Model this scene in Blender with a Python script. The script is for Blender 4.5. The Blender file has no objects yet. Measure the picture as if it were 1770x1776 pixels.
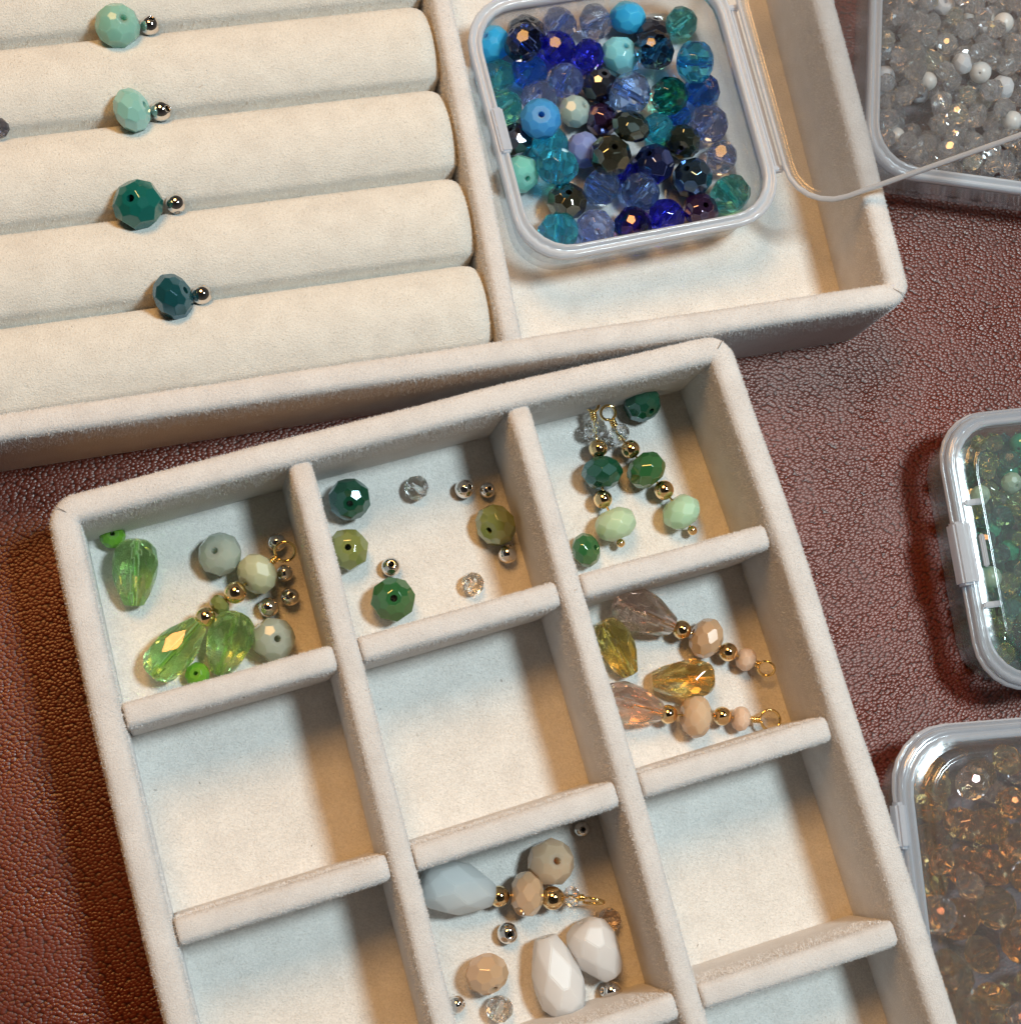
import bpy, bmesh, math, random, itertools
import numpy as np
from mathutils import Vector, Matrix, Quaternion
random.seed(7); rng = np.random.RandomState(11)
D = bpy.data; SC = bpy.context.scene; COL = SC.collection

# ------------------------------------------------------------------ camera (1 unit = 1 cm)
CM = np.array([[0.9437513274509127, -0.27912319978104694, 0.17726723126012278],
               [-0.24867836364461685, -0.9524901943261186, -0.17584510561181013],
               [0.2179277480948119, 0.1218715268493126, -0.9683257858560524]])
CW = np.array([0.958169428166396, -5.856206515262369, 32.26028247653937])
F = 2999.9
cam = D.objects.new('camera', D.cameras.new('camera')); COL.objects.link(cam)
mw = Matrix.Identity(4)
for i in range(3):
    mw[i][0] = CM[0][i]; mw[i][1] = -CM[1][i]; mw[i][2] = -CM[2][i]; mw[i][3] = CW[i]
cam.matrix_world = mw
cam.data.sensor_fit = 'HORIZONTAL'; cam.data.sensor_width = 36; cam.data.lens = 36 * F / 1770
cam.data.clip_start = .5; cam.data.clip_end = 2000
SC.camera = cam

# ------------------------------------------------------------------ room light
w = D.worlds.new('World'); SC.world = w; w.use_nodes = True
nt = w.node_tree; bg = nt.nodes['Background']
tc = nt.nodes.new('ShaderNodeTexCoord'); sx = nt.nodes.new('ShaderNodeSeparateXYZ'); cr = nt.nodes.new('ShaderNodeValToRGB')
nt.links.new(tc.outputs['Generated'], sx.inputs[0]); nt.links.new(sx.outputs['Z'], cr.inputs[0])
cr.color_ramp.elements[0].position = 0.0; cr.color_ramp.elements[0].color = (.30, .24, .19, 1)
cr.color_ramp.elements[1].position = .95; cr.color_ramp.elements[1].color = (.035, .03, .028, 1)
e = cr.color_ramp.elements.new(.55); e.color = (.13, .12, .115, 1)
nt.links.new(cr.outputs[0], bg.inputs[0]); bg.inputs[1].default_value = .33

def area(name, pos, target, size, power, color, shape='DISK'):
    l = D.lights.new(name, 'AREA'); l.shape = shape; l.size = size; l.energy = power; l.color = color
    o = D.objects.new(name, l); COL.objects.link(o); o.location = pos
    o.rotation_euler = (Vector(target) - Vector(pos)).to_track_quat('-Z', 'Y').to_euler()
    return o
area('cool_lamp', (7 + 27, -3 + 4, 70), (7, -3, 0), 13, 45500, (.76, .94, 1.0))
area('warm_lamp', (7 - 8, -3 + 40, 66), (7, -3, 0), 30, 33500, (1.0, .52, .17))

SC.view_settings.view_transform = 'Standard'; SC.view_settings.look = 'None'
SC.view_settings.exposure = .06; SC.view_settings.gamma = 1
cy = SC.cycles
cy.max_bounces = 14; cy.diffuse_bounces = 5; cy.glossy_bounces = 6; cy.transmission_bounces = 12; cy.transparent_max_bounces = 24
cy.caustics_reflective = False; cy.caustics_refractive = True; cy.blur_glossy = .05
cy.sample_clamp_indirect = 14; cy.use_denoising = True

# ------------------------------------------------------------------ helpers
def at(px, py, z):
    v = CM.T @ np.array([(px - 885) / F, (py - 888) / F, 1.0]); t = (z - CW[2]) / v[2]
    p = CW + t * v; return Vector((p[0], p[1], z))
def pxof(X):
    c = CM @ (np.array(X) - CW); return 885 + F * c[0] / c[2], 888 + F * c[1] / c[2]
def cmof(r, z=.6):                      # photo pixels -> cm at height z
    return r * (CW[2] - z) / .968 / F * .985
def vdir(a):                            # (right, up, towards the viewer) -> world direction
    v = CM.T @ np.array([a[0], -a[1], -a[2]]); return Vector(v).normalized()
def tag(o, label=None, cat=None, group=None, kind=None):
    if label: o['label'] = label
    if cat: o['category'] = cat
    if group: o['group'] = group
    if kind: o['kind'] = kind
    return o
def empty(name, loc=(0, 0, 0)):
    o = D.objects.new(name, None); COL.objects.link(o); o.location = loc; o.empty_display_size = .3
    return o
def link(name, me, mat=None, parent=None, loc=None):
    o = D.objects.new(name, me); COL.objects.link(o)
    if mat is not None:
        if not me.materials: me.materials.append(None)
        o.material_slots[0].link = 'OBJECT'; o.material_slots[0].material = mat
    if loc is not None: o.location = loc
    if parent:
        o.parent = parent
        o.matrix_parent_inverse = Matrix.Translation(-Vector(parent.location)) if loc is None else Matrix.Identity(4)
        if loc is not None: o.location = Vector(loc) - Vector(parent.location)
    return o
def mesh(name, V, Fc, smooth=False):
    me = D.meshes.new(name); me.from_pydata([tuple(v) for v in V], [], Fc); me.update()
    if smooth: me.polygons.foreach_set('use_smooth', [True] * len(me.polygons))
    return me
def recalc(me):
    bm = bmesh.new(); bm.from_mesh(me); bmesh.ops.recalc_face_normals(bm, faces=bm.faces); bm.to_mesh(me); bm.free(); return me

# ------------------------------------------------------------------ materials
def newmat(name):
    m = D.materials.new(name); m.use_nodes = True; n = m.node_tree
    return m, n, n.nodes['Principled BSDF'], n.nodes['Material Output']
def N(n, t, **k):
    x = n.nodes.new(t)
    for a, b in k.items():
        if a.startswith('i_'): x.inputs[a[2:].replace('_', ' ')].default_value = b
        else: setattr(x, a, b)
    return x
def ramp(n, pts):
    r = N(n, 'ShaderNodeValToRGB'); cr = r.color_ramp
    cr.elements[0].position, cr.elements[0].color = pts[0][0], (*pts[0][1], 1)
    cr.elements[1].position, cr.elements[1].color = pts[-1][0], (*pts[-1][1], 1)
    for p, c in pts[1:-1]:
        e = cr.elements.new(p); e.color = (*c, 1)
    return r

def velvet(name, c1, c2, bump=.35, grain=24, sheen=.25):
    m, n, p, out = newmat(name)
    tc = N(n, 'ShaderNodeTexCoord')
    a = N(n, 'ShaderNodeTexNoise'); a.inputs['Scale'].default_value = grain; a.inputs['Detail'].default_value = 3; a.inputs['Roughness'].default_value = .7
    b = N(n, 'ShaderNodeTexNoise'); b.inputs['Scale'].default_value = 2.2; b.inputs['Detail'].default_value = 4
    for x in (a, b): n.links.new(tc.outputs['Object'], x.inputs['Vector'])
    r = ramp(n, [(.30, c2), (.62, c1)]); n.links.new(a.outputs['Fac'], r.inputs[0])
    r2 = ramp(n, [(.3, (.90, .89, .885)), (.68, (1, 1, 1))]); n.links.new(b.outputs['Fac'], r2.inputs[0])
    mx = N(n, 'ShaderNodeMix', data_type='RGBA', blend_type='MULTIPLY'); mx.inputs[0].default_value = 1
    n.links.new(r.outputs[0], mx.inputs[6]); n.links.new(r2.outputs[0], mx.inputs[7])
    n.links.new(mx.outputs[2], p.inputs['Base Color'])
    p.inputs['Roughness'].default_value = .95; p.inputs['Specular IOR Level'].default_value = .1
    p.inputs['Sheen Weight'].default_value = sheen; p.inputs['Sheen Roughness'].default_value = .4
    bu = N(n, 'ShaderNodeBump'); bu.inputs['Strength'].default_value = bump; bu.inputs['Distance'].default_value = .03
    n.links.new(a.outputs['Fac'], bu.inputs['Height']); n.links.new(bu.outputs[0], p.inputs['Normal'])
    return m
M_RIM = velvet('rim_velvet', (.83, .81, .80), (.68, .66, .655), .8, 42, .3)
M_FLOOR = velvet('felt_floor', (.86, .83, .79), (.68, .66, .63), .9, 30, .15)
M_ROLL = velvet('roll_velvet', (.84, .82, .77), (.69, .67, .62), .8, 34, .25)

def leather():
    m, n, p, out = newmat('brown_leather')
    tc = N(n, 'ShaderNodeTexCoord')
    ns = N(n, 'ShaderNodeTexNoise'); ns.inputs['Scale'].default_value = 9; ns.inputs['Detail'].default_value = 2
    mx = N(n, 'ShaderNodeMix', data_type='RGBA', blend_type='ADD'); mx.inputs[0].default_value = .035
    n.links.new(tc.outputs['Object'], ns.inputs['Vector']); n.links.new(tc.outputs['Object'], mx.inputs[6]); n.links.new(ns.outputs['Color'], mx.inputs[7])
    mp = N(n, 'ShaderNodeMapping'); mp.inputs['Rotation'].default_value = (0, 0, .9); mp.inputs['Scale'].default_value = (1, 1.35, 1)
    n.links.new(mx.outputs[2], mp.inputs[0])
    v = N(n, 'ShaderNodeTexVoronoi', feature='F1', voronoi_dimensions='2D'); v.inputs['Scale'].default_value = 13.5
    n.links.new(mp.outputs[0], v.inputs['Vector'])
    f = N(n, 'ShaderNodeTexNoise'); f.inputs['Scale'].default_value = 70; f.inputs['Detail'].default_value = 1
    n.links.new(tc.outputs['Object'], f.inputs['Vector'])
    inv = ramp(n, [(.0, (1, 1, 1)), (.25, (.9, .9, .9)), (.5, (.6, .6, .6)), (.9, (0, 0, 0))]); n.links.new(v.outputs['Distance'], inv.inputs[0])
    ad = N(n, 'ShaderNodeMath', operation='MULTIPLY_ADD'); ad.inputs[1].default_value = .12
    n.links.new(f.outputs['Fac'], ad.inputs[0]); n.links.new(inv.outputs[0], ad.inputs[2])
    bu = N(n, 'ShaderNodeBump'); bu.inputs['Strength'].default_value = .62; bu.inputs['Distance'].default_value = .016
    n.links.new(ad.outputs[0], bu.inputs['Height']); n.links.new(bu.outputs[0], p.inputs['Normal'])
    col = ramp(n, [(.15, (.040, .0045, .0012)), (.75, (.130, .0195, .0070))]); n.links.new(inv.outputs[0], col.inputs[0])
    big = N(n, 'ShaderNodeTexNoise'); big.inputs['Scale'].default_value = .5; big.inputs['Detail'].default_value = 3
    n.links.new(tc.outputs['Object'], big.inputs['Vector'])
    r2 = ramp(n, [(.3, (.82, .80, .80)), (.7, (1.1, 1.08, 1.05))]); n.links.new(big.outputs['Fac'], r2.inputs[0])
    m2 = N(n, 'ShaderNodeMix', data_type='RGBA', blend_type='MULTIPLY'); m2.inputs[0].default_value = 1
    n.links.new(col.outputs[0], m2.inputs[6]); n.links.new(r2.outputs[0], m2.inputs[7]); n.links.new(m2.outputs[2], p.inputs['Base Color'])
    bg2 = N(n, 'ShaderNodeTexNoise'); bg2.inputs['Scale'].default_value = .9; bg2.inputs['Detail'].default_value = 4; n.links.new(tc.outputs['Object'], bg2.inputs['Vector'])
    rr = N(n, 'ShaderNodeMapRange'); rr.inputs['From Min'].default_value = .3; rr.inputs['From Max'].default_value = .7; rr.inputs['To Min'].default_value = .30; rr.inputs['To Max'].default_value = .43
    n.links.new(bg2.outputs['Fac'], rr.inputs[0]); n.links.new(rr.outputs[0], p.inputs['Roughness'])
    r3 = N(n, 'ShaderNodeMapRange'); r3.inputs['From Min'].default_value = .3; r3.inputs['From Max'].default_value = .7; r3.inputs['To Min'].default_value = .75; r3.inputs['To Max'].default_value = .45
    n.links.new(bg2.outputs['Fac'], r3.inputs[0]); n.links.new(r3.outputs[0], bu.inputs['Strength'])
    p.inputs['Specular IOR Level'].default_value = .56; p.inputs['Specular Tint'].default_value = (1, .84, .79, 1)
    return m
M_LEATHER = leather()

def plastic(name, milk, rough=.06, tint=(.95, .96, .97)):
    m, n, p, out = newmat(name); n.nodes.remove(p)
    tr = N(n, 'ShaderNodeBsdfTransparent'); tr.inputs[0].default_value = (*tint, 1)
    di = N(n, 'ShaderNodeBsdfDiffuse'); di.inputs[0].default_value = (.88, .92, .99, 1)
    tl = N(n, 'ShaderNodeBsdfTranslucent'); tl.inputs[0].default_value = (.88, .92, .99, 1)
    mk = N(n, 'ShaderNodeMixShader'); mk.inputs[0].default_value = .5
    n.links.new(di.outputs[0], mk.inputs[1]); n.links.new(tl.outputs[0], mk.inputs[2])
    lw = N(n, 'ShaderNodeLayerWeight'); lw.inputs[0].default_value = .35
    ma = N(n, 'ShaderNodeMath', operation='MULTIPLY_ADD'); ma.inputs[1].default_value = min(1, milk * 2.2); ma.inputs[2].default_value = milk; ma.use_clamp = True
    n.links.new(lw.outputs['Facing'], ma.inputs[0])
    m1 = N(n, 'ShaderNodeMixShader'); n.links.new(ma.outputs[0], m1.inputs[0]); n.links.new(tr.outputs[0], m1.inputs[1]); n.links.new(mk.outputs[0], m1.inputs[2])
    gl = N(n, 'ShaderNodeBsdfGlossy'); gl.inputs['Roughness'].default_value = rough
    fw = N(n, 'ShaderNodeLayerWeight'); fw.inputs[0].default_value = .5
    f1 = N(n, 'ShaderNodeMath', operation='POWER'); f1.inputs[1].default_value = 4; n.links.new(fw.outputs['Facing'], f1.inputs[0])
    fr = N(n, 'ShaderNodeMath', operation='MULTIPLY_ADD'); fr.inputs[1].default_value = .75; fr.inputs[2].default_value = .045; n.links.new(f1.outputs[0], fr.inputs[0])
    m2 = N(n, 'ShaderNodeMixShader'); n.links.new(fr.outputs[0], m2.inputs[0]); n.links.new(m1.outputs[0], m2.inputs[1]); n.links.new(gl.outputs[0], m2.inputs[2])
    nz = N(n, 'ShaderNodeTexNoise'); nz.inputs['Scale'].default_value = 3; tc = N(n, 'ShaderNodeTexCoord'); n.links.new(tc.outputs['Object'], nz.inputs['Vector'])
    bu = N(n, 'ShaderNodeBump'); bu.inputs['Strength'].default_value = .25; bu.inputs['Distance'].default_value = .02
    n.links.new(nz.outputs['Fac'], bu.inputs['Height']); n.links.new(bu.outputs[0], gl.inputs['Normal'])
    n.links.new(m2.outputs[0], out.inputs[0]); return m
M_CLEAR = plastic('clear_plastic', .10)
M_EDGE = plastic('frosted_plastic_edge', .64, .12)
M_LIDP = plastic('lid_plastic', .045, .13)
M_LINE = plastic('lid_edge_plastic', .62, .12)

MC = {}
def crystal(c, ab=False, clear=.16, milk=0.0, shine=0.0):
    k = ('x', c, ab, clear, milk, shine)
    if k in MC: return MC[k]
    m, n, p, out = newmat('cut_glass')
    p.inputs['Base Color'].default_value = (*c, 1); p.inputs['Transmission Weight'].default_value = 1
    p.inputs['Roughness'].default_value = .01; p.inputs['IOR'].default_value = 1.56
    if ab: p.inputs['Thin Film Thickness'].default_value = 430; p.inputs['Thin Film IOR'].default_value = 1.75
    tr = N(n, 'ShaderNodeBsdfTransparent'); tr.inputs[0].default_value = (*[min(1, x ** .8) for x in c], 1)
    mx = N(n, 'ShaderNodeMixShader'); mx.inputs[0].default_value = clear
    n.links.new(p.outputs[0], mx.inputs[1]); n.links.new(tr.outputs[0], mx.inputs[2]); last = mx
    if milk:
        tl = N(n, 'ShaderNodeBsdfTranslucent'); tl.inputs[0].default_value = (*[x ** .6 for x in c], 1)
        df = N(n, 'ShaderNodeBsdfDiffuse'); df.inputs[0].default_value = (*[x ** .6 for x in c], 1)
        m1 = N(n, 'ShaderNodeMixShader'); n.links.new(tl.outputs[0], m1.inputs[1]); n.links.new(df.outputs[0], m1.inputs[2])
        m2 = N(n, 'ShaderNodeMixShader'); m2.inputs[0].default_value = milk; n.links.new(mx.outputs[0], m2.inputs[1]); n.links.new(m1.outputs[0], m2.inputs[2]); last = m2
    if shine:
        gl = N(n, 'ShaderNodeBsdfGlossy'); gl.inputs['Roughness'].default_value = .07; gl.inputs['Color'].default_value = (.95, .97, 1, 1)
        m3 = N(n, 'ShaderNodeMixShader'); m3.inputs[0].default_value = shine; n.links.new(last.outputs[0], m3.inputs[1]); n.links.new(gl.outputs[0], m3.inputs[2]); last = m3
    n.links.new(last.outputs[0], out.inputs[0])
    MC[k] = m; return m
def opaque(c, coat=None, rough=.12, fac=.22):
    k = ('o', c, coat, rough, fac)
    if k in MC: return MC[k]
    m, n, p, out = newmat('opaque_glass')
    p.inputs['Base Color'].default_value = (*c, 1); p.inputs['Roughness'].default_value = rough
    p.inputs['Subsurface Weight'].default_value = .25; p.inputs['Subsurface Radius'].default_value = (.12, .12, .12)
    p.inputs['IOR'].default_value = 1.56
    if coat:
        gl = N(n, 'ShaderNodeBsdfGlossy'); gl.inputs['Color'].default_value = (*coat, 1); gl.inputs['Roughness'].default_value = .09
        mx = N(n, 'ShaderNodeMixShader'); mx.inputs[0].default_value = fac
        n.links.new(p.outputs[0], mx.inputs[1]); n.links.new(gl.outputs[0], mx.inputs[2]); n.links.new(mx.outputs[0], out.inputs[0])
    MC[k] = m; return m
def milky(c, rough=.5, trans=.12):
    k = ('m', c, rough, trans)
    if k in MC: return MC[k]
    m, n, p, out = newmat('milky_glass')
    p.inputs['Base Color'].default_value = (*c, 1); p.inputs['Roughness'].default_value = rough
    p.inputs['Subsurface Weight'].default_value = .9; p.inputs['Subsurface Radius'].default_value = (.6, .6, .6); p.inputs['Subsurface Scale'].default_value = 1
    p.inputs['Transmission Weight'].default_value = trans; p.inputs['IOR'].default_value = 1.5
    MC[k] = m; return m
def metal(name, c, rough=.07):
    m, n, p, out = newmat(name); p.inputs['Base Color'].default_value = (*c, 1)
    p.inputs['Metallic'].default_value = 1; p.inputs['Roughness'].default_value = rough
    return m
M_GOLD = metal('gold_plate', (.90, .66, .36)); M_SILVER = metal('silver_plate', (.80, .77, .74)); M_WIRE = metal('gold_wire', (.92, .68, .30), .1)
M_HOLE = metal('hole_dark', (.05, .045, .04), .4)

# ------------------------------------------------------------------ faceted solids
def facet_mesh(name, prof, rows, hole=.13, rot=0, jit=.012, seed=1):
    """prof: (r, z) points of the outline; rows: (elevation deg, count, stagger); flat ends at z min and max with a drilled hole."""
    rs = np.random.RandomState(seed); Nn = []; Dd = []
    P = np.array(prof)
    for el, cnt, st in rows:
        ph = math.radians(el)
        for k in range(cnt):
            th = 2 * math.pi * (k + (.5 if st else 0)) / cnt + rot
            d = float(np.max(P[:, 0] * math.cos(ph) + P[:, 1] * math.sin(ph))) * (1 + rs.uniform(-jit, jit) * .6) * (.985)
            pj = ph + rs.uniform(-jit, jit)
            Nn.append((math.cos(pj) * math.cos(th), math.cos(pj) * math.sin(th), math.sin(pj))); Dd.append(d)
    Nn.append((0, 0, 1)); Dd.append(P[:, 1].max()); Nn.append((0, 0, -1)); Dd.append(-P[:, 1].min())
    Nn = np.array(Nn); Dd = np.array(Dd); n = len(Nn)
    T = np.array(list(itertools.combinations(range(n), 3)))
    A = Nn[T]; det = np.linalg.det(A); ok = np.abs(det) > 1e-4; T = T[ok]; A = A[ok]
    X = np.linalg.solve(A, Dd[T][..., None])[..., 0]
    ins = (X @ Nn.T <= Dd + 1e-7).all(1); X = X[ins]
    V = []
    for x in X:
        if not any(np.abs(x - v).max() < 2e-3 for v in V): V.append(x)
    V = np.array(V); faces = []; caps = []
    for i in range(n):
        idx = np.where(np.abs(V @ Nn[i] - Dd[i]) < 4e-3)[0]
        if len(idx) < 3: continue
        c = V[idx].mean(0); nn = Nn[i]; a = np.cross(nn, (0, 0, 1) if abs(nn[2]) < .9 else (1, 0, 0)); a /= np.linalg.norm(a); b = np.cross(nn, a)
        q = V[idx] - c; order = np.argsort(np.arctan2(q @ b, q @ a)); f = [int(j) for j in idx[order]]
        (caps if i >= n - 2 else faces).append(f)
    V = [tuple(v) for v in V]; hr = hole * max(p[0] for p in prof); K = 10; ring = {}
    bmv = []
    for ci, f in enumerate(caps):
        z = V[f[0]][2]; base = len(V)
        for k in range(K):
            t = 2 * math.pi * k / K; V.append((hr * math.cos(t), hr * math.sin(t), z))
        ring[z > 0 if len(caps) == 2 else ci] = list(range(base, base + K))
        ang = [math.atan2(V[j][1], V[j][0]) for j in f]
        pol = sorted(zip(ang, f)); angs = [a for a, _ in pol]; ids = [j for _, j in pol]
        # bridge polygon and circle by walking both angle lists
        ho = [(math.atan2(V[j][1], V[j][0]), j) for j in range(base, base + K)]; ho.sort()
        i = j = 0; n1, n2 = len(ids), K
        while i < n1 or j < n2:
            a1 = angs[(i + 1) % n1] + (2 * math.pi if i + 1 >= n1 else 0); a2 = ho[(j + 1) % n2][0] + (2 * math.pi if j + 1 >= n2 else 0)
            if (a1 <= a2 and i < n1) or j >= n2:
                faces.append([ids[i % n1], ids[(i + 1) % n1], ho[j % n2][1]]); i += 1
            else:
                faces.append([ids[i % n1], ho[(j + 1) % n2][1], ho[j % n2][1]]); j += 1
    ks = list(ring)
    if len(ks) == 2:
        r1, r2 = ring[ks[0]], ring[ks[1]]
        for k in range(K): faces.append([r1[k], r1[(k + 1) % K], r2[(k + 1) % K], r2[k]])
    me = recalc(mesh(name, V, faces)); bm = bmesh.new(); bm.from_mesh(me)
    ed = [e for e in bm.edges if len(e.link_faces) == 2 and e.calc_face_angle(0) > .15 and max(math.hypot(v.co.x, v.co.y) for v in e.verts) > hr * 1.3 and e.calc_length() > .09]
    bmesh.ops.bevel(bm, geom=ed, offset=.017, segments=1, affect='EDGES', clamp_overlap=True); bm.to_mesh(me); bm.free()
    return me
def ell(rx, rz, zc=.94, n=40):
    return [(rx * math.cos(t), rz * math.sin(t)) for t in np.linspace(-math.asin(zc), math.asin(zc), n)]
# unit beads (equator radius 1)
B_ROUND = [facet_mesh('faceted_round', ell(1, .94, .93), [(0, 7 + s % 2, 0), (35, 7 + s % 2, 1), (-35, 7 + s % 2, 1), (64, 7 + s % 2, 0), (-64, 7 + s % 2, 0)], .17, .2 * s, .02, s) for s in (1, 2)]
B_ROND = [facet_mesh('faceted_rondelle', ell(1, .78, .90), [(0, 8, 0), (34, 8, 1), (-34, 8, 1), (60, 8, 0), (-60, 8, 0)], .17, .3 * s, .012, s) for s in (3, 4)]
B_SMALL = [facet_mesh('faceted_small', ell(1, .82, .90), [(0, 6, 0), (38, 6, 1), (-38, 6, 1)], .2, 0, .02, 5), facet_mesh('faceted_small_round', ell(1, .9, .9), [(18, 8, 0), (-18, 8, 1), (52, 8, 1), (-52, 8, 0)], .2, 0, .02, 6)]
def drop_prof():                       # z up = wide end ; length 3.1, radius 1
    pts = [(.42, -1.62), (.62, -1.25), (.80, -.8), (.94, -.25), (1, .25), (.98, .62), (.88, .98), (.70, 1.26), (.45, 1.44)]
    return pts
B_DROP = [facet_mesh('faceted_teardrop', drop_prof(), [(-25, 8, 0), (-13, 8, 1), (3, 8, 0), (22, 8, 1), (46, 8, 0), (66, 8, 1)], .13, .3 * s, .012, s) for s in (7, 8)]
B_DROPM = facet_mesh('matte_teardrop', drop_prof(), [(-26, 6, 0), (-14, 6, 1), (2, 6, 0), (16, 6, 1), (42, 6, 0), (64, 6, 1)], .13, 0, .01, 9)
def soften(me, off):
    bm = bmesh.new(); bm.from_mesh(me); bmesh.ops.dissolve_degenerate(bm, dist=.02, edges=bm.edges)
    ed = [e for e in bm.edges if len(e.link_faces) == 2 and e.calc_face_angle(0) > .08 and max(math.hypot(v.co.x, v.co.y) for v in e.verts) > .2]
    bmesh.ops.bevel(bm, geom=ed, offset=off, segments=2, affect='EDGES', clamp_overlap=True)
    bm.to_mesh(me); bm.free()
soften(B_DROPM, .045)

def ball_mesh(name, hole=.3, seg=28, rings=16):
    V = []; Fc = []; a0 = math.asin(hole)
    R = [(math.sin(a), math.cos(a)) for a in np.linspace(a0, math.pi - a0, rings)]
    R = [(hole * .8, R[0][1] - .35), (hole * .92, R[0][1] - .06)] + R + [(hole * .92, R[-1][1] + .06), (hole * .8, R[-1][1] + .35)]
    for r, z in R:
        for k in range(seg): V.append((r * math.cos(2 * math.pi * k / seg), r * math.sin(2 * math.pi * k / seg), z))
    for i in range(len(R) - 1):
        for k in range(seg): Fc.append([i * seg + k, (i + 1) * seg + k, (i + 1) * seg + (k + 1) % seg, i * seg + (k + 1) % seg])
    n = (len(R) - 1) * seg
    for k in range(seg): Fc.append([k, (k + 1) % seg, n + (k + 1) % seg, n + k])     # drilled through
    return recalc(mesh(name, V, Fc, True))
BALL = ball_mesh('metal_ball'); PIN = ball_mesh('pin_ball', .12, 20, 12)

def quat_axis(ax, spin=0.0):
    return Vector(ax).to_track_quat('Z', 'Y') @ Quaternion((0, 0, 1), spin)
def solid(name, me, mat, c, r, axis=(0, 0, 1), spin=None, parent=None, world_axis=False, stretch=1):
    o = link(name, me, mat, parent, c)
    ax = Vector(axis) if world_axis else vdir(axis)
    o.rotation_mode = 'QUATERNION'; o.rotation_quaternion = quat_axis(ax, random.uniform(0, 6.28) if spin is None else spin)
    o.scale = (r, r, r * stretch); return o

# ------------------------------------------------------------------ sweeps
def round_path(P, rad, closed=True, n=6):
    out = []; m = len(P)
    for i, p in enumerate(P):
        if not closed and i in (0, m - 1): out.append(Vector(p)); continue
        a, b, c = Vector(P[i - 1]), Vector(p), Vector(P[(i + 1) % m])
        d1 = (a - b).normalized(); d2 = (c - b).normalized()
        if d1.dot(d2) < -.97: out.append(b); continue
        h = math.acos(max(-1, min(1, d1.dot(d2)))) / 2; L = rad / math.tan(h); cen = b + (d1 + d2).normalized() * rad / math.sin(h)
        s = b + d1 * L - cen; e = b + d2 * L - cen; ang = s.angle_signed(e) if s.length else 0
        for k in range(n + 1):
            t = -ang * k / n; out.append(cen + Vector((s.x * math.cos(t) - s.y * math.sin(t), s.x * math.sin(t) + s.y * math.cos(t))))
    return out
def densify(P, closed, step=.5):
    out = []; m = len(P)
    for i in range(m if closed else m - 1):
        a, b = Vector(P[i]), Vector(P[(i + 1) % m]); k = max(1, int((b - a).length / step))
        for j in range(k): out.append(a.lerp(b, j / k))
    if not closed: out.append(Vector(P[-1]))
    return out
def sweep(name, path, prof, closed, scale=None, wob=0.0):
    m = len(path); V = []; Fc = []; q = len(prof)
    for i, p in enumerate(path):
        a = path[i - 1] if (closed or i > 0) else p; c = path[(i + 1) % m] if (closed or i < m - 1) else p
        d1 = (p - a).normalized() if (p - a).length > 1e-6 else None; d2 = (c - p).normalized() if (c - p).length > 1e-6 else None
        d1 = d1 or d2; d2 = d2 or d1; t = (d1 + d2).normalized(); nrm = Vector((-t.y, t.x)); k = 1 / max(.5, nrm.dot(Vector((-d2.y, d2.x))))
        so, sz = scale[i] if scale else (1, 0); wv = wob * math.sin(i * 1.7 + m) * .5 + wob * math.sin(i * .63)
        for off, z in prof:
            pp = p + nrm * (off * k * so + (wv if z > .5 else 0)); V.append((pp.x, pp.y, z - sz * (z / max(pr[1] for pr in prof)) if z > .3 else z))
    for i in range(m if closed else m - 1):
        j = (i + 1) % m
        for k in range(q - 1): Fc.append([i * q + k, j * q + k, j * q + k + 1, i * q + k + 1])
    if not closed: Fc.append(list(range(q))); Fc.append([(m - 1) * q + k for k in range(q)][::-1])
    return recalc(mesh(name, V, Fc, True))
def wall_prof(hw, h, z0=.0, base=1.1, rr=None):
    rr = rr or hw * .85; P = [(-hw * base, z0), (-hw * base, z0 + .5), (-hw, h - rr - .15)]
    for a in np.linspace(180, 0, 13):
        cx = (hw - rr) * (-1 if a > 90 else (1 if a < 90 else 0)); P.append((cx + rr * math.cos(math.radians(a)), h - rr + rr * math.sin(math.radians(a)) * .95))
    return P + [(hw, h - rr - .15), (hw * base, z0 + .5), (hw * base, z0)]

# ------------------------------------------------------------------ table
me = mesh('leather_surface', [(-150, -150, 0), (160, -150, 0), (160, 160, 0), (-150, 160, 0)], [[0, 1, 2, 3]])
tag(link('table', me, M_LEATHER), 'brown pebbled leather surface lying under the trays and boxes', None, None, 'structure')

# ------------------------------------------------------------------ twelve-cell tray
ZT = 2.40
NX = [[(.17, -.11), (4.31, -.05), (8.4, -.03), (12.40, -.09)], [(.03, -3.77), (4.24, -3.75), (8.38, -3.71), (12.55, -3.72)],
      [(-.04, -7.47), (4.16, -7.45), (8.37, -7.39), (12.58, -7.38)], [(-.08, -11.2), (4.10, -11.18), (8.32, -11.16), (12.63, -11.18)],
      [(-.12, -14.9), (4.06, -14.9), (8.3, -14.9), (12.66, -14.9)]]
tray = tag(empty('compartment_tray', (6.2, -7.4, 0)), 'cream velvet tray divided into small square cells holding green and peach beads', 'tray', 'cream velvet trays')
loop = [NX[j][0] for j in range(5)] + [NX[4][3]] + [NX[j][3] for j in (3, 2, 1)] + [NX[0][3], NX[0][2], NX[0][1]]
path = densify(round_path([Vector(p) for p in loop], .27), True)
link('outer_wall', sweep('outer_wall', path, wall_prof(.25, ZT, .0, 1.1, .18), True, None, .006), M_RIM, tray)
for k in (1, 2):
    pts = [Vector(NX[j][k]) for j in range(5)]; pts[0] = pts[0] + Vector((0, -.245)); pts[-1] = pts[-1] + Vector((0, .245))
    pts = densify(pts, False)
    sc = [(1, 0)] * len(pts); sc[0] = sc[-1] = (.97, .05)
    link('long_divider', sweep('long_divider', pts, wall_prof(.21, ZT - .07, .0, 1.1, .15), False, sc, .005), M_RIM, tray)
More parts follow.
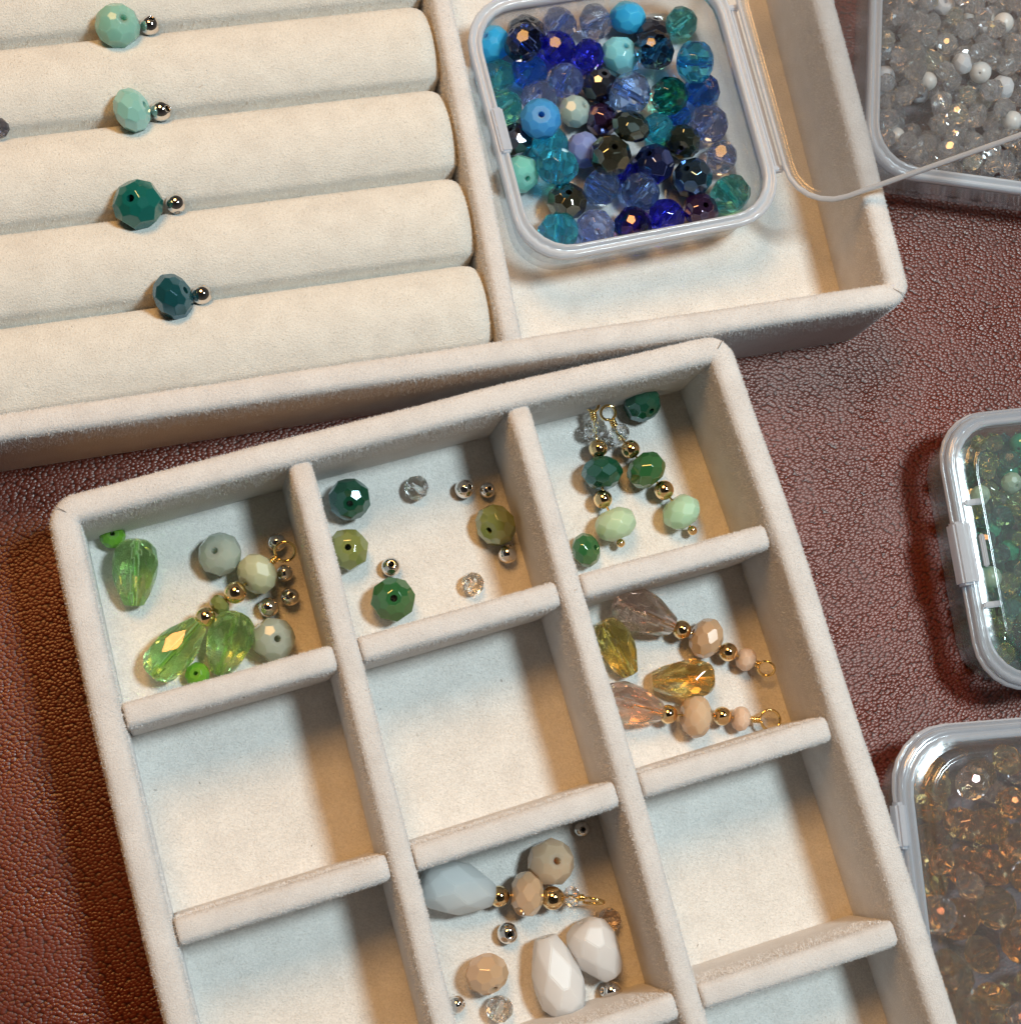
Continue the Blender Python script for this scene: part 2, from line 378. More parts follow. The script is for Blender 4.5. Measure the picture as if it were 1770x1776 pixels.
for j in (1, 2, 3):
    for k in range(3):
        a = Vector(NX[j][k]); b = Vector(NX[j][k + 1]); d = (b - a).normalized()
        pa = a + d * (.30 if k == 0 else .235); pb = b - d * (.30 if k == 2 else .235)
        st = [0, .05, .13] + list(np.linspace(.5, (pb - pa).length - .5, 7)) + [(pb - pa).length - .17, (pb - pa).length - .06, (pb - pa).length]
        pts = [pa + d * s for s in st]; sc = [(.97, .03), (1, .01), (1, 0)] + [(1, 0)] * 7 + [(1, .005), (.97, .035), (.88, .11)]
        link('cross_divider', sweep('cross_divider', pts, wall_prof(.225, ZT - .10, .0, 1.1, .15), False, sc, .004), M_RIM, tray)
fl = [(-.0, -14.8), (12.5, -14.8), (12.45, -.15), (.15, -.15)]
V = [(x, y, z) for z in (.02, .25) for x, y in fl]
link('floor', recalc(mesh('floor', V, [[0, 1, 2, 3], [4, 5, 6, 7], [0, 1, 5, 4], [1, 2, 6, 5], [2, 3, 7, 6], [3, 0, 4, 7]])), M_FLOOR, tray)

# ------------------------------------------------------------------ ring tray
rt = tag(empty('ring_tray', (5, 8, 0)), 'large cream velvet tray with padded ring rolls and one open compartment', 'tray', 'cream velvet trays')
A0 = math.radians(5.1)
UD = Vector((-math.cos(A0), math.sin(A0))); VD = Vector((math.sin(A0), math.cos(A0))); O = Vector((16.2, .07))
def rp(u, v): return O + UD * u + VD * v
L = rp(22.5, 0); TR = Vector((17.25, 15.6)); TL = rp(22.5, 15.6)
path = densify(round_path([O, L, TL, TR, Vector((16.61, 6.06))], .27), True)
link('outer_wall', sweep('ring_tray_wall', path, wall_prof(.235, ZT, .0, 1.1, .17), True, None, .006), M_RIM, rt)
dv = [Vector((8.655, .93)), Vector((9.22, 7.55)), Vector((9.9, 15.9))]; dv[0] += Vector((.0, -.0))
pts = densify([dv[0] + Vector((-.02, -.2)), dv[1], dv[2]], False)
link('long_divider', sweep('ring_tray_divider', pts, wall_prof(.195, ZT - .1, .0, 1.1, .14), False, None, .005), M_RIM, rt)
c = [rp(.1, .1), rp(22.4, .1), rp(22.4, 15.4), Vector((17.1, 15.3)), Vector((16.5, 6.0))]
V = [(p.x, p.y, z) for z in (.02, .30) for p in c]
link('floor', recalc(mesh('ring_tray_floor', V, [[0, 1, 2, 3, 4], [5, 6, 7, 8, 9]] + [[i, (i + 1) % 5, (i + 1) % 5 + 5, i + 5] for i in range(5)])), M_FLOOR, rt)
SE = [.22, 1.93, 3.63, 5.40, 7.07, 8.76, 10.45, 12.14, 13.83, 15.3]
ROLLZ = 2.24
for i in range(len(SE) - 1):
    v0, v1 = SE[i], SE[i + 1]; vc = (v0 + v1) / 2; hw = (v1 - v0) / 2; R = hw * 1.30
    vm = rp(0, vc).y; xr = np.interp(vm + .6, [p.y for p in dv], [p.x for p in dv]) - .19      # divider face
    u0 = (O.x + VD.x * vc - xr) / math.cos(A0) + .0
    st = [0, .015, .05, .1, .17, .26, .37, .5, .66, .85] + list(np.linspace(1.2, 22.2 - u0, 22)); V = []; Fc = []; q = 19
    for s in st:
        f = (max(0, 1 - (1 - min(1, s / .5)) ** 2.5)) ** (1 / 2.3) if s < .5 else 1; f = max(.25, f)
        for k in range(q):
            t = -1 + 2 * k / (q - 1); y = t * hw * (.62 + .38 * f)
            if k in (0, q - 1): z = .5; y = t * hw * (.62 + .38 * f)
            else: z = ROLLZ - R + math.sqrt(R * R - (t * hw * .995) ** 2); z = 1.1 + (z - 1.1) * (.45 + .55 * f)
            p = rp(u0 + s, vc + y); V.append((p.x, p.y, z))
    for a in range(len(st) - 1):
        for k in range(q - 1): Fc.append([a * q + k, (a + 1) * q + k, (a + 1) * q + k + 1, a * q + k + 1])
    Fc.append(list(range(q)))
    link('ring_roll', recalc(mesh('ring_roll', V, Fc, True)), M_ROLL, rt)

# ------------------------------------------------------------------ velvet nap: real fibres standing on the cloth
def nap(src, parent, dens, ln, wd, zmin, mat, tilt=.55, seed=1):
    me = src.data; rs = np.random.RandomState(seed); me.calc_loop_triangles(); nT = len(me.loop_triangles)
    tv = np.empty(nT * 3, int); me.loop_triangles.foreach_get('vertices', tv); co = np.empty(len(me.vertices) * 3); me.vertices.foreach_get('co', co)
    co = co.reshape(-1, 3); T = co[tv.reshape(-1, 3)]; nn = np.cross(T[:, 1] - T[:, 0], T[:, 2] - T[:, 0]); ar = np.linalg.norm(nn, axis=1) / 2; nn = nn / (ar[:, None] * 2 + 1e-9)
    c = T.mean(1); cc = (c - CW) @ CM.T; u = 885 + F * cc[:, 0] / cc[:, 2]; v = 888 + F * cc[:, 1] / cc[:, 2]
    ok = (T[:, :, 2].max(1) > zmin) & (u > -120) & (u < 1890) & (v > -120) & (v < 1900) & (nn[:, 2] > -.2)
    T, nn, ar = T[ok], nn[ok], ar[ok]; n = int(ar.sum() * dens)
    if n < 1: return
    k = rs.choice(len(ar), n, p=ar / ar.sum()); a = rs.rand(n, 2); fl = a.sum(1) > 1; a[fl] = 1 - a[fl]
    P = T[k, 0] + (T[k, 1] - T[k, 0]) * a[:, :1] + (T[k, 2] - T[k, 0]) * a[:, 1:]
    kp = P[:, 2] > zmin + rs.uniform(-.05, .5, n) * (zmin > 1); P = P[kp]; k = k[kp]; n = len(P)
    if n < 1: return
    lean = np.sin(P[:, :1] * 2.3 + P[:, 1:2] * 1.7) * .55
    d = nn[k] + rs.normal(size=(n, 3)) * tilt + lean * np.array([[.7, .5, 0]]); d /= np.linalg.norm(d, axis=1)[:, None]
    s = np.cross(d, rs.normal(size=(n, 3))); s /= np.linalg.norm(s, axis=1)[:, None]; L = ln * rs.uniform(.5, 1.2, (n, 1))
    V = np.concatenate([P - s * wd / 2, P + s * wd / 2, P + d * L], 1).reshape(-1, 3)
    m = D.meshes.new('nap'); m.vertices.add(n * 3); m.vertices.foreach_set('co', V.ravel()); m.loops.add(n * 3); m.loops.foreach_set('vertex_index', np.arange(n * 3))
    m.polygons.add(n); m.polygons.foreach_set('loop_start', np.arange(n) * 3); m.polygons.foreach_set('loop_total', np.full(n, 3)); m.update(); m.materials.append(mat)
    o = D.objects.new('nap', m); COL.objects.link(o); o.parent = parent; o.matrix_parent_inverse = Matrix.Translation(-Vector(parent.location)); o['kind'] = 'stuff'
def fibre(name, c, tr=.35):
    m, n, p, out = newmat(name); n.nodes.remove(p)
    a = N(n, 'ShaderNodeBsdfDiffuse'); a.inputs[0].default_value = (*c, 1); b = N(n, 'ShaderNodeBsdfTranslucent'); b.inputs[0].default_value = (*c, 1)
    mx = N(n, 'ShaderNodeMixShader'); mx.inputs[0].default_value = tr; n.links.new(a.outputs[0], mx.inputs[1]); n.links.new(b.outputs[0], mx.inputs[2]); n.links.new(mx.outputs[0], out.inputs[0]); return m
M_FIB = fibre('velvet_fibre', (.96, .945, .94)); M_FIB2 = fibre('felt_fibre', (.88, .86, .82))
for par in (tray, rt):
    for ch in list(par.children):
        nm = ch.name.split('.')[0]
        if nm in ('outer_wall', 'long_divider', 'cross_divider'): nap(ch, par, 1000, .036, .010, 1.25, M_FIB, .5, len(ch.name))
        elif nm == 'ring_roll': nap(ch, par, 420, .04, .011, 1.2, M_FIB2, .7, 5)
        elif nm == 'floor': nap(ch, par, 650, .04, .013, .2, M_FIB2, .7, 6)

# ------------------------------------------------------------------ plastic boxes
def rsq(h, r, z, n=7):
    P = []
    for cx, cy, a0 in ((1, 1, 0), (-1, 1, 90), (-1, -1, 180), (1, -1, 270)):
        for k in range(n):
            a = math.radians(a0 + 90 * k / (n - 1)); P.append((cx * (h - r) + r * math.cos(a), cy * (h - r) + r * math.sin(a), z))
    return P
def loft(name, rings, cap=True, smooth=True, notch=None):
    V = []; Fc = []
    for h, r, z in rings: V += rsq(h, r, z)
    q = 28
    for i in range(len(rings) - 1):
        for k in range(q): Fc.append([i * q + k, i * q + (k + 1) % q, (i + 1) * q + (k + 1) % q, (i + 1) * q + k])
    if cap: Fc.append(list(range(q))[::-1]); Fc.append([(len(rings) - 1) * q + k for k in range(q)])
    else:
        n = (len(rings) - 1) * q
        for k in range(q): Fc.append([n + k, n + (k + 1) % q, (k + 1) % q, k])
    me = recalc(mesh(name, V, Fc, smooth)); return me
def bxmesh(name, x0, x1, y0, y1, z0, z1, bev=.025):
    bm = bmesh.new(); bmesh.ops.create_cube(bm, size=1)
    for v in bm.verts: v.co = ((x0 + x1) / 2 + v.co.x * (x1 - x0), (y0 + y1) / 2 + v.co.y * (y1 - y0), (z0 + z1) / 2 + v.co.z * (z1 - z0))
    if bev: bmesh.ops.bevel(bm, geom=bm.edges[:], offset=bev, segments=2, affect='EDGES')
    me = D.meshes.new(name); bm.to_mesh(me); bm.free(); return me
BASE_RINGS = [(2.36, .78, 0), (2.46, .86, .03), (2.50, .88, .10), (2.53, .9, 1.18), (2.47, .86, 1.22), (2.44, .84, 1.16), (2.40, .8, .16), (2.34, .76, .10), (2.28, .72, .085)]
RIM_RINGS = [(2.53, .9, 1.16), (2.60, .93, 1.20), (2.665, .97, 1.24), (2.675, .98, 1.40), (2.655, .97, 1.46), (2.60, .94, 1.47), (2.585, .93, 1.43), (2.53, .9, 1.43), (2.515, .89, 1.49), (2.47, .87, 1.50), (2.44, .84, 1.46), (2.43, .83, 1.20)]
ME_BASE = loft('box_base', BASE_RINGS); ME_RIM = loft('box_rim', RIM_RINGS, False)
def lid_mesh(raised, t=.06):
    o = [(2.70, 1.0, 1.27), (2.715, 1.0, 1.50), (2.70, .99, 1.55), (2.62, .95, 1.575), (2.60, .94, 1.575), (2.40, .84, 1.575)]
    o += [(2.34, .82, 1.60), (2.30, .80, 1.575 + raised - .03), (2.24, .77, 1.575 + raised), (2.22, .75, 1.575 + raised), (1.2, .4, 1.575 + raised)] if raised else [(2.38, .82, 1.575), (1.2, .4, 1.575)]
    i = [(h - (t if h > 2.0 else 0), max(.05, r - t), z - t) for h, r, z in o[::-1]]; i = i[:-1] + [(2.655, .96, 1.27)]
    me = loft('box_lid', o, True); bm = bmesh.new(); bm.from_mesh(me); bm.free()
    V = []; Fc = []; q = 28
    for h, r, z in o: V += rsq(h, r, z)
    n1 = len(o)
    for h, r, z in i: V += rsq(h, r, z)
    tot = n1 + len(i)
    for a in range(tot - 1):
        if a == n1 - 1: continue
        for k in range(q): Fc.append([a * q + k, a * q + (k + 1) % q, (a + 1) * q + (k + 1) % q, (a + 1) * q + k])
    for k in range(q): Fc.append([(tot - 1) * q + k, (tot - 1) * q + (k + 1) % q, (k + 1) % q, k])
    Fc.append([(n1 - 1) * q + k for k in range(q)]); Fc.append([n1 * q + k for k in range(q)])
    return recalc(mesh('box_lid', V, Fc, True))
LID_R = lid_mesh(.16); LID_F = lid_mesh(0)
ME_LINE = loft('lid_edge', [(2.72, 1.0, 1.26), (2.745, 1.01, 1.28), (2.745, 1.01, 1.33), (2.72, 1.0, 1.35), (2.67, .97, 1.35), (2.66, .96, 1.26)], False)
def autosmooth(o, ang=40):
    pass
def box(label, cx, cy, z, rot, lid=None, sc=1.0, pegs=True):
    e = tag(empty('bead_box', (cx, cy, z)), label, 'box', 'small clear plastic bead boxes'); e.rotation_euler = (0, 0, math.radians(rot)); e.scale = (sc, sc, 1)
    def part(name, me, mat):
        o = D.objects.new(name, me); COL.objects.link(o); me.materials.append(mat) if not me.materials else None; o.parent = e; return o
    part('base', ME_BASE, M_CLEAR); part('rim', ME_RIM, M_EDGE)
    if lid == 'closed':
        ld = part('lid', LID_R, M_LIDP); ln = part('lid_edge', ME_LINE, M_LINE); ln.parent = ld
        if not pegs: part('latch', bxmesh('latch', -2.80, -2.62, .80, 1.55, 1.20, 1.56, .05), M_EDGE); return e
        part('latch', bxmesh('latch', -2.83, -2.45, -.62, .62, 1.22, 1.60, .05), M_EDGE)
        part('latch_tab', bxmesh('latch_tab', -2.36, -2.26, -.32, .32, 1.56, 1.66), M_EDGE)
        for s in (-1.05, .95): part('peg', bxmesh('peg', -2.52, -2.16, s - .06, s + .06, 1.56, 1.65), M_EDGE)
    if lid == 'open':
        o = part('lid', LID_F, M_LIDP); ln = part('lid_edge', ME_LINE, M_LINE); ln.parent = o
        a = math.radians(34)
        # hinge along the box's right side; the lid is turned over about it and rests on the tray wall
        o.matrix_local = Matrix.Translation((2.80, 0, 1.42)) @ Matrix.Rotation(math.radians(180 - 34), 4, 'Y') @ Matrix.Translation((-2.80, 0, -1.42))
        part('hinge', bxmesh('hinge', 2.66, 2.80, -1.75, 1.75, 1.30, 1.42, .03), M_EDGE)
        for s in (-1.7, 1.7): part('hinge_lug', bxmesh('hinge_lug', 2.62, 2.86, s - .05, s + .05, 1.28, 1.47, .02), M_EDGE)
        part('latch', bxmesh('latch', -2.60, -2.38, -.45, .45, 1.30, 1.56, .04), M_EDGE)
    return e
box('open clear box of large blue beads inside the ring tray compartment', 12.22, 4.97, .305, -2.2, 'open')
box('clear box crowded with tiny colourless and white beads, beside the ring tray', 20.23, 4.38, .003, -20.3, None)
box('closed clear box of green beads lying on the leather', 18.86, -5.38, .003, -8.3, 'closed')
box('closed clear box of amber beads next to the small-celled tray', 16.12, -11.46, .003, -11.6, 'closed', 1.15, False)

# ------------------------------------------------------------------ palettes
DKG = opaque((.008, .075, .035), (.30, .50, .62), .12, .20); DKG2 = opaque((.03, .14, .045), (.5, .55, .40), .12, .2)
OLV = opaque((.22, .25, .07), (.55, .6, .5), .15, .18); LIME = milky((.14, .36, .03), .25)
MINT = milky((.46, .72, .50), .2, .15); MINT2 = milky((.52, .70, .46), .35, .15); SAGE = milky((.50, .58, .50), .08, .35); YEL = milky((.56, .60, .40), .35, .2)
GRC = crystal((.66, .95, .50), True, .14, .03); CLR = crystal((.97, .98, .98), True); CLP = crystal((.97, .88, .82))
PEACH = milky((.78, .54, .36), .08, .25); PEACH2 = opaque((.60, .40, .24), (.9, .75, .65), .12, .16); PALEP = milky((.82, .52, .38), .35); PINKC = crystal((.99, .82, .73), True, .16, .03)
AMBC = crystal((.97, .82, .42), True, .14, .02); OLC = crystal((.88, .78, .34), False, .14, .02); WHM = milky((.82, .80, .79), .42, .2); WHM2 = milky((.72, .745, .74), .4, .25)
AQM = milky((.30, .60, .50), .2, .25); AQM2 = opaque((.28, .56, .49), (.60, .80, .95), .1, .15); TEAL = opaque((.006, .13, .11), (.2, .4, .42), .12, .15); DTEAL = opaque((.008, .07, .08), (.15, .35, .55), .12, .24)
GREYV = crystal((.55, .55, .68)); 

def bead(label, px, py, r, me, mat, z=None, axis=(0, 0, 1), name='faceted_bead', group=None, stretch=1, floor=.25, spin=None, cat='bead'):
    rc = cmof(r); zc = floor + rc * .97 if z is None else z
    o = solid(name, me, mat, at(px, py, zc), rc, axis, spin, None, False, stretch)
    return tag(o, label, cat, group)
LG = 'loose beads in the tray cells'
R0, R1 = B_ROUND; N0, N1 = B_ROND; S0, S1 = B_SMALL
def ball(label, px, py, r, z=None, axis=(0, 0, 1), mat=None, floor=.25, group='small silver ball beads'):
    return bead(label, px, py, r, BALL, mat or M_SILVER, z, axis, 'metal_bead', group, 1, floor)

# ring tray row of beads, lying in the valleys between the rolls
RG = 'beads laid out on the ring rolls'
bead('pale mint matte bead on the topmost visible ring roll seam', 204, 44, 36, R0, AQM, 2.26, (.5, .2, .8), group=RG)
ball('silver ball beside the topmost mint bead on the ring rolls', 260, 44, 17, 2.05, (.3, .5, .8))
bead('mint bead with blue flash on the second ring roll seam', 229, 191, 36, N0, AQM2, 2.26, (.9, .3, .3), group=RG)
ball('silver ball beside the second mint bead on the ring rolls', 279, 192, 18, 2.05, (.75, .1, .6))
bead('dark teal bead with its hole facing up on the ring rolls', 239, 354, 39, R1, TEAL, 2.27, (-.15, .12, 1), group=RG)
ball('silver ball set slightly apart from the teal bead', 305, 353, 17, 2.05, (.2, -.9, .2))
bead('dark blue-teal tilted bead lowest on the ring rolls', 300, 514, 37, N1, DTEAL, 2.26, (.85, .35, .35), group=RG)
ball('silver ball beside the lowest dark teal bead', 350, 511, 17, 2.05, (.2, .9, .2))
bead('grey-violet bead cut off at the left picture edge', -3, 222, 17, S1, GREYV, 2.05, (.2, .3, .9), group=RG)

# cell 0,0
bead('small lime green bead in the corner above the green teardrop', 195, 929, 21, S1, LIME, None, (.2, .2, .9), group=LG)
bead('clear green teardrop standing alone at the left of its cell', 234, 989, 37, B_DROP[0], GRC, None, (.06, .99, .1), 'teardrop_bead', LG, .98, cat='bead')
bead('grey-green milky bead with its hole facing up', 381, 961, 36, N0, SAGE, None, (-.2, .25, .9), group=LG)
bead('clear green teardrop leaning on the cell divider', 397, 1113, 38, B_DROP[1], GRC, None, (.32, .93, .15), 'teardrop_bead', LG, .92)
bead('cloudy grey faceted bead touching the clear green teardrop', 474, 1109, 35, R1, SAGE, None, (.35, .1, .9), group=LG)
bead('small lime green bead half under the green teardrops', 342, 1170, 20, S1, LIME, None, (0, .2, .9), group=LG)
ball('silver ball under the gold loop in the first cell', 480, 941, 16, .45, (.1, .9, .3))
ball('silver ball just below the gold loop, right of the pale bead', 493, 994, 15, .43, (.7, .7, .2))
ball('silver ball with its hole to the left, lower pair in the first cell', 466, 1053, 17, .47, (-.9, -.3, .25))
ball('silver ball showing a dark hole, right of the lower pair', 503, 1035, 16, .46, (.25, .2, .9))
# cell 1,0
bead('dark green bead with a blue flash by the cell divider', 606, 866, 35, R0, DKG, None, (.1, -.25, .95), group=LG)
bead('olive green bead partly hidden by the divider', 603, 953, 34, R1, OLV, None, (.1, .15, .95), group=LG)
bead('small colourless bead at the top of the second cell', 722, 846, 21, S1, CLR, None, (-.3, .25, .8), group=LG)
ball('silver ball left of the pair at the top of the second cell', 805, 848, 17, None, (.5, .2, .6))
ball('smaller silver ball touching the olive-yellow bead', 845, 850, 14, None, (.3, .2, .9))
bead('olive-yellow bead lying against the divider between silver balls', 859, 911, 36, N1, OLV, None, (-.45, -.35, .8), group=LG)
ball('silver ball below the olive-yellow bead', 880, 961, 17, None, (.2, .9, .3))
ball('silver ball touching the top of the dark green bead', 678, 983, 17, None, (.1, .3, .9))
bead('dark green bead with its hole facing up below a silver ball', 681, 1040, 37, R0, DKG2, None, (.12, .12, .97), group=LG)
bead('small colourless bead near the lower edge of the second cell', 820, 1012, 19, S1, CLR, None, (.3, .4, .8), group=LG)
# cell 2,0
bead('dark green glossy bead at the top of the third cell', 1113, 699, 33, R1, DKG, None, (.5, -.5, .6), group=LG)
bead('green bead half hidden by the divider in the third cell', 1016, 954, 29, N1, DKG2, None, (.7, .2, .5), group=LG)
# cell 2,1
bead('amber teardrop lying between the two peach dangles', 1188, 1178, 34, B_DROP[0], AMBC, None, (.98, .06, .05), 'teardrop_bead', LG, 1.05)
bead('olive-amber teardrop half hidden by the divider', 1068, 1121, 33, B_DROP[1], OLC, None, (-.45, .85, .1), 'teardrop_bead', LG, 1.05)
# cell 1,2
ball('silver bead with a square-looking hole in the dark upper corner', 1009, 1438, 14, None, (.1, .1, .98))
bead('peach bead with a hole, behind the white teardrop dangle', 955, 1496, 38, R1, PEACH, None, (.3, .25, .9), group=LG)
bead('small pale pink crystal by the right divider', 1056, 1596, 20, S1, CLP, None, (.4, .3, .8), group=LG)
bead('frosted white teardrop touching the right divider', 1032, 1645, 41, B_DROPM, WHM, None, (-.5, .85, .05), 'teardrop_bead', LG, .85)
bead('frosted white teardrop pointing down in the middle of its cell', 966, 1697, 41, B_DROPM, WHM, None, (.28, -.95, .05), 'teardrop_bead', LG, 1.08, spin=1)
ball('silver ball showing its hole below the peach dangle bead', 880, 1619, 18, None, (.25, .1, .95))
ball('silver ball at the tip of the white teardrop', 1060, 1720, 19, None, (-.85, .15, .4))
bead('peach faceted bead at the lower left of the white teardrops', 844, 1690, 35, R0, PEACH2, None, (.4, -.6, .6), group=LG)
bead('small colourless crystal touching the lower peach bead', 866, 1750, 22, S1, CLR, None, (.2, .7, .5), group=LG)
ball('silver ball half hidden by the left divider', 791, 1743, 15, None, (.9, .1, .3))

# ------------------------------------------------------------------ wired dangles
def tube(pts, r, seg=8):
    V = []; Fc = []; m = len(pts); prev = None
    for i, p in enumerate(pts):
        t = (pts[min(m - 1, i + 1)] - pts[max(0, i - 1)]).normalized()
        u = t.orthogonal() if prev is None else (prev - t * prev.dot(t)); u.normalize(); prev = u; v = t.cross(u)
        for k in range(seg):
            a = 2 * math.pi * k / seg; V.append(p + (u * math.cos(a) + v * math.sin(a)) * r)
    for i in range(m - 1):
        for k in range(seg): Fc.append([i * seg + k, i * seg + (k + 1) % seg, (i + 1) * seg + (k + 1) % seg, (i + 1) * seg + k])
    Fc += [list(range(seg))[::-1], [(m - 1) * seg + k for k in range(seg)]]
    return recalc(mesh('wire', V, Fc, True))
def dangle(label, items, loop=None, wrap=None, floor=.25, group='wired bead dangles'):
    """items: (kind, px, py, r_px, mat, stretch[, z])"""
    C = [at(i[1], i[2], (i[6] if len(i) > 6 else .62)) for i in items]
    root = tag(empty('bead_dangle', (C[0].x, C[0].y, floor)), label, 'dangle', group)
    n = len(items)
    for k, (it, c) in enumerate(zip(items, C)):
        a = C[max(0, k - 1)]; b = C[min(n - 1, k + 1)]; ax = (b - a).normalized()
        kind, r, mat, stv = it[0], cmof(it[3]), it[4], it[5]
        if kind == 'ball': me, nm = BALL, 'metal_bead'
        elif kind == 'pin': me, nm = PIN, 'pin_head'
        elif kind == 'drop': me, nm, ax = B_DROP[k % 2], 'teardrop_bead', ax * (-1 if k == n - 1 else 1) * (-1 if k == n - 1 else 1)
        elif kind == 'dropm': me, nm = B_DROPM, 'teardrop_bead'
        elif kind == 'small': me, nm = S1, 'small_bead'
        else: me, nm = (N0 if k % 2 else N1), 'faceted_bead'
        if kind in ('drop', 'dropm'): ax = (c - C[k - 1]).normalized() if k else (c - C[1]).normalized()
        solid(nm, me, mat, c, r, ax, None, root, True, stv * (1.13 if kind == 'bead' else 1))
    # straight wire through all
    ends = [C[0]] + C[1:]; W = []
    for a, b in zip(C[:-1], C[1:]): W += [a.lerp(b, t) for t in (0, .33, .66)]
    W.append(C[-1])
    if loop:
        lx, ly, lr, tilt, lz = loop; lc = at(lx, ly, lz); rr = cmof(lr); d = (lc - C[0]).normalized()
        side = Vector(tilt).normalized(); side = (side - d * side.dot(d)).normalized()
        st = lc - d * rr
        wr = []
        for k in range(26):                      # wrapped coils at the base of the loop
            a = k * .9; s = k / 25; nrm = d.cross(side)
            wr.append(st - d * (.17 * (1 - s)) + (side * math.cos(a) + nrm * math.sin(a)) * .052)
        link('wire_wrap', tube(wr, .024), M_WIRE, root)
        lp = [lc + (-d * math.cos(t) + side * math.sin(t)) * rr + d.cross(side) * (t * .012) for t in np.linspace(.1, 2 * math.pi - .1, 26)]
        link('wire_loop', tube([st - d * .2] + lp, .029, 8), M_WIRE, root)
        W = [st - d * .15] + W
    link('wire', tube(W, .024), M_WIRE, root)
    return root
G = M_GOLD
dangle('dangle of pale bead, gold balls and green teardrop with gold loop, first cell',
       [('bead', 446, 995, 35, YEL, 1, .72), ('ball', 408, 1028, 19, G, 1, .85), ('small', 381, 1049, 17, OLV, 1, .7), ('ball', 356, 1070, 17, G, 1, .78), ('drop', 302, 1129, 35, GRC, 1.1, .66)],
       (494, 955, 17, (.6, .7, .5), .95))
dangle('left green dangle with pale mint bead and thin gold loop',
       [('small', 1032, 743, 20, CLR, 1, .62), ('ball', 1037, 778, 17, G, 1, .58), ('bead', 1044, 820, 35, DKG, 1, .64), ('ball', 1045, 866, 17, G, 1, .56), ('bead', 1067, 909, 36, MINT2, .95, .64), ('pin', 1076, 942, 8, G, 1, .5)],
       (1026, 702, 12, (.8, .3, .6), .75))
dangle('right green dangle with mint bead, nearest the outer wall',
       [('small', 1072, 753, 20, CLR, 1, .66), ('ball', 1093, 779, 17, G, 1, .6), ('bead', 1120, 815, 35, DKG2, 1, .64), ('ball', 1151, 850, 18, G, 1, .56), ('bead', 1181, 888, 34, MINT, 1, .62), ('pin', 1200, 920, 9, G, 1, .48)],
       (1055, 716, 13, (.9, .5, .2), .8))
dangle('upper peach dangle ending in a pink crystal teardrop',
       [('small', 1293, 1144, 20, PALEP, 1, .52), ('ball', 1262, 1131, 17, G, 1, .56), ('bead', 1224, 1107, 35, PEACH2, .95, .62), ('ball', 1182, 1092, 17, G, 1, .62), ('drop', 1114, 1062, 38, PINKC, .98, .68)],
       (1329, 1158, 14, (.4, .5, .7), .6))
dangle('lower peach dangle with a pink teardrop under the divider',
       [('small', 1284, 1247, 21, PALEP, .9, .52), ('ball', 1252, 1242, 17, G, 1, .54), ('bead', 1206, 1242, 37, PEACH, .85, .62), ('ball', 1158, 1239, 17, G, 1, .58), ('drop', 1092, 1222, 36, PINKC, 1.0, .62)],
       (1334, 1249, 18, (.1, 1, .1), .5))
dangle('dangle of frosted white teardrop, gold balls and peach bead',
       [('small', 991, 1555, 17, CLR, .9, .7), ('ball', 958, 1558, 20, G, 1, .68), ('bead', 913, 1551, 37, PEACH2, .9, .68), ('ball', 865, 1555, 18, G, 1, .62), ('dropm', 790, 1540, 43, WHM2, .95, .7)],
       (1030, 1560, 17, (.1, .1, 1), .72))

# ------------------------------------------------------------------ blue beads
cobalt = crystal((.06, .07, .88), False, .12, .03); perid = crystal((.60, .70, .99), False, .16, .06); peri2 = crystal((.44, .58, .98), False, .16, .05); teal = crystal((.22, .82, .86), False, .16, .03); aqua = crystal((.10, .78, .99), False, .16, .08); saph = crystal((.40, .60, 1.0), False, .16, .04)
royal = crystal((.08, .34, .97), False, .15, .04); azure = crystal((.08, .56, .98), False, .16, .05); denim = crystal((.16, .26, .66), False, .1); inky = crystal((.05, .22, .42), False, .1)
skym = milky((.05, .48, .92), .4); skym2 = milky((.22, .62, .78), .15); bluem = milky((.05, .30, .68), .5); dusk = milky((.20, .27, .60), .5)
black = opaque((.012, .012, .018), (.45, .5, .6), .1, .22); blackg = opaque((.012, .018, .014), (.45, .55, .5), .1, .25); iris = opaque((.008, .012, .05), (.20, .30, .75), .1, .35); irisb = opaque((.01, .02, .03), (.25, .45, .75), .08, .4)
purp = opaque((.02, .008, .03), (.5, .4, .55), .1, .28); emer = crystal((.02, .34, .28), False, .12); greym = milky((.38, .52, .50), .15); mint = milky((.20, .58, .50), .2); oliveb = opaque((.02, .02, .012), (.6, .62, .5), .08, .35)
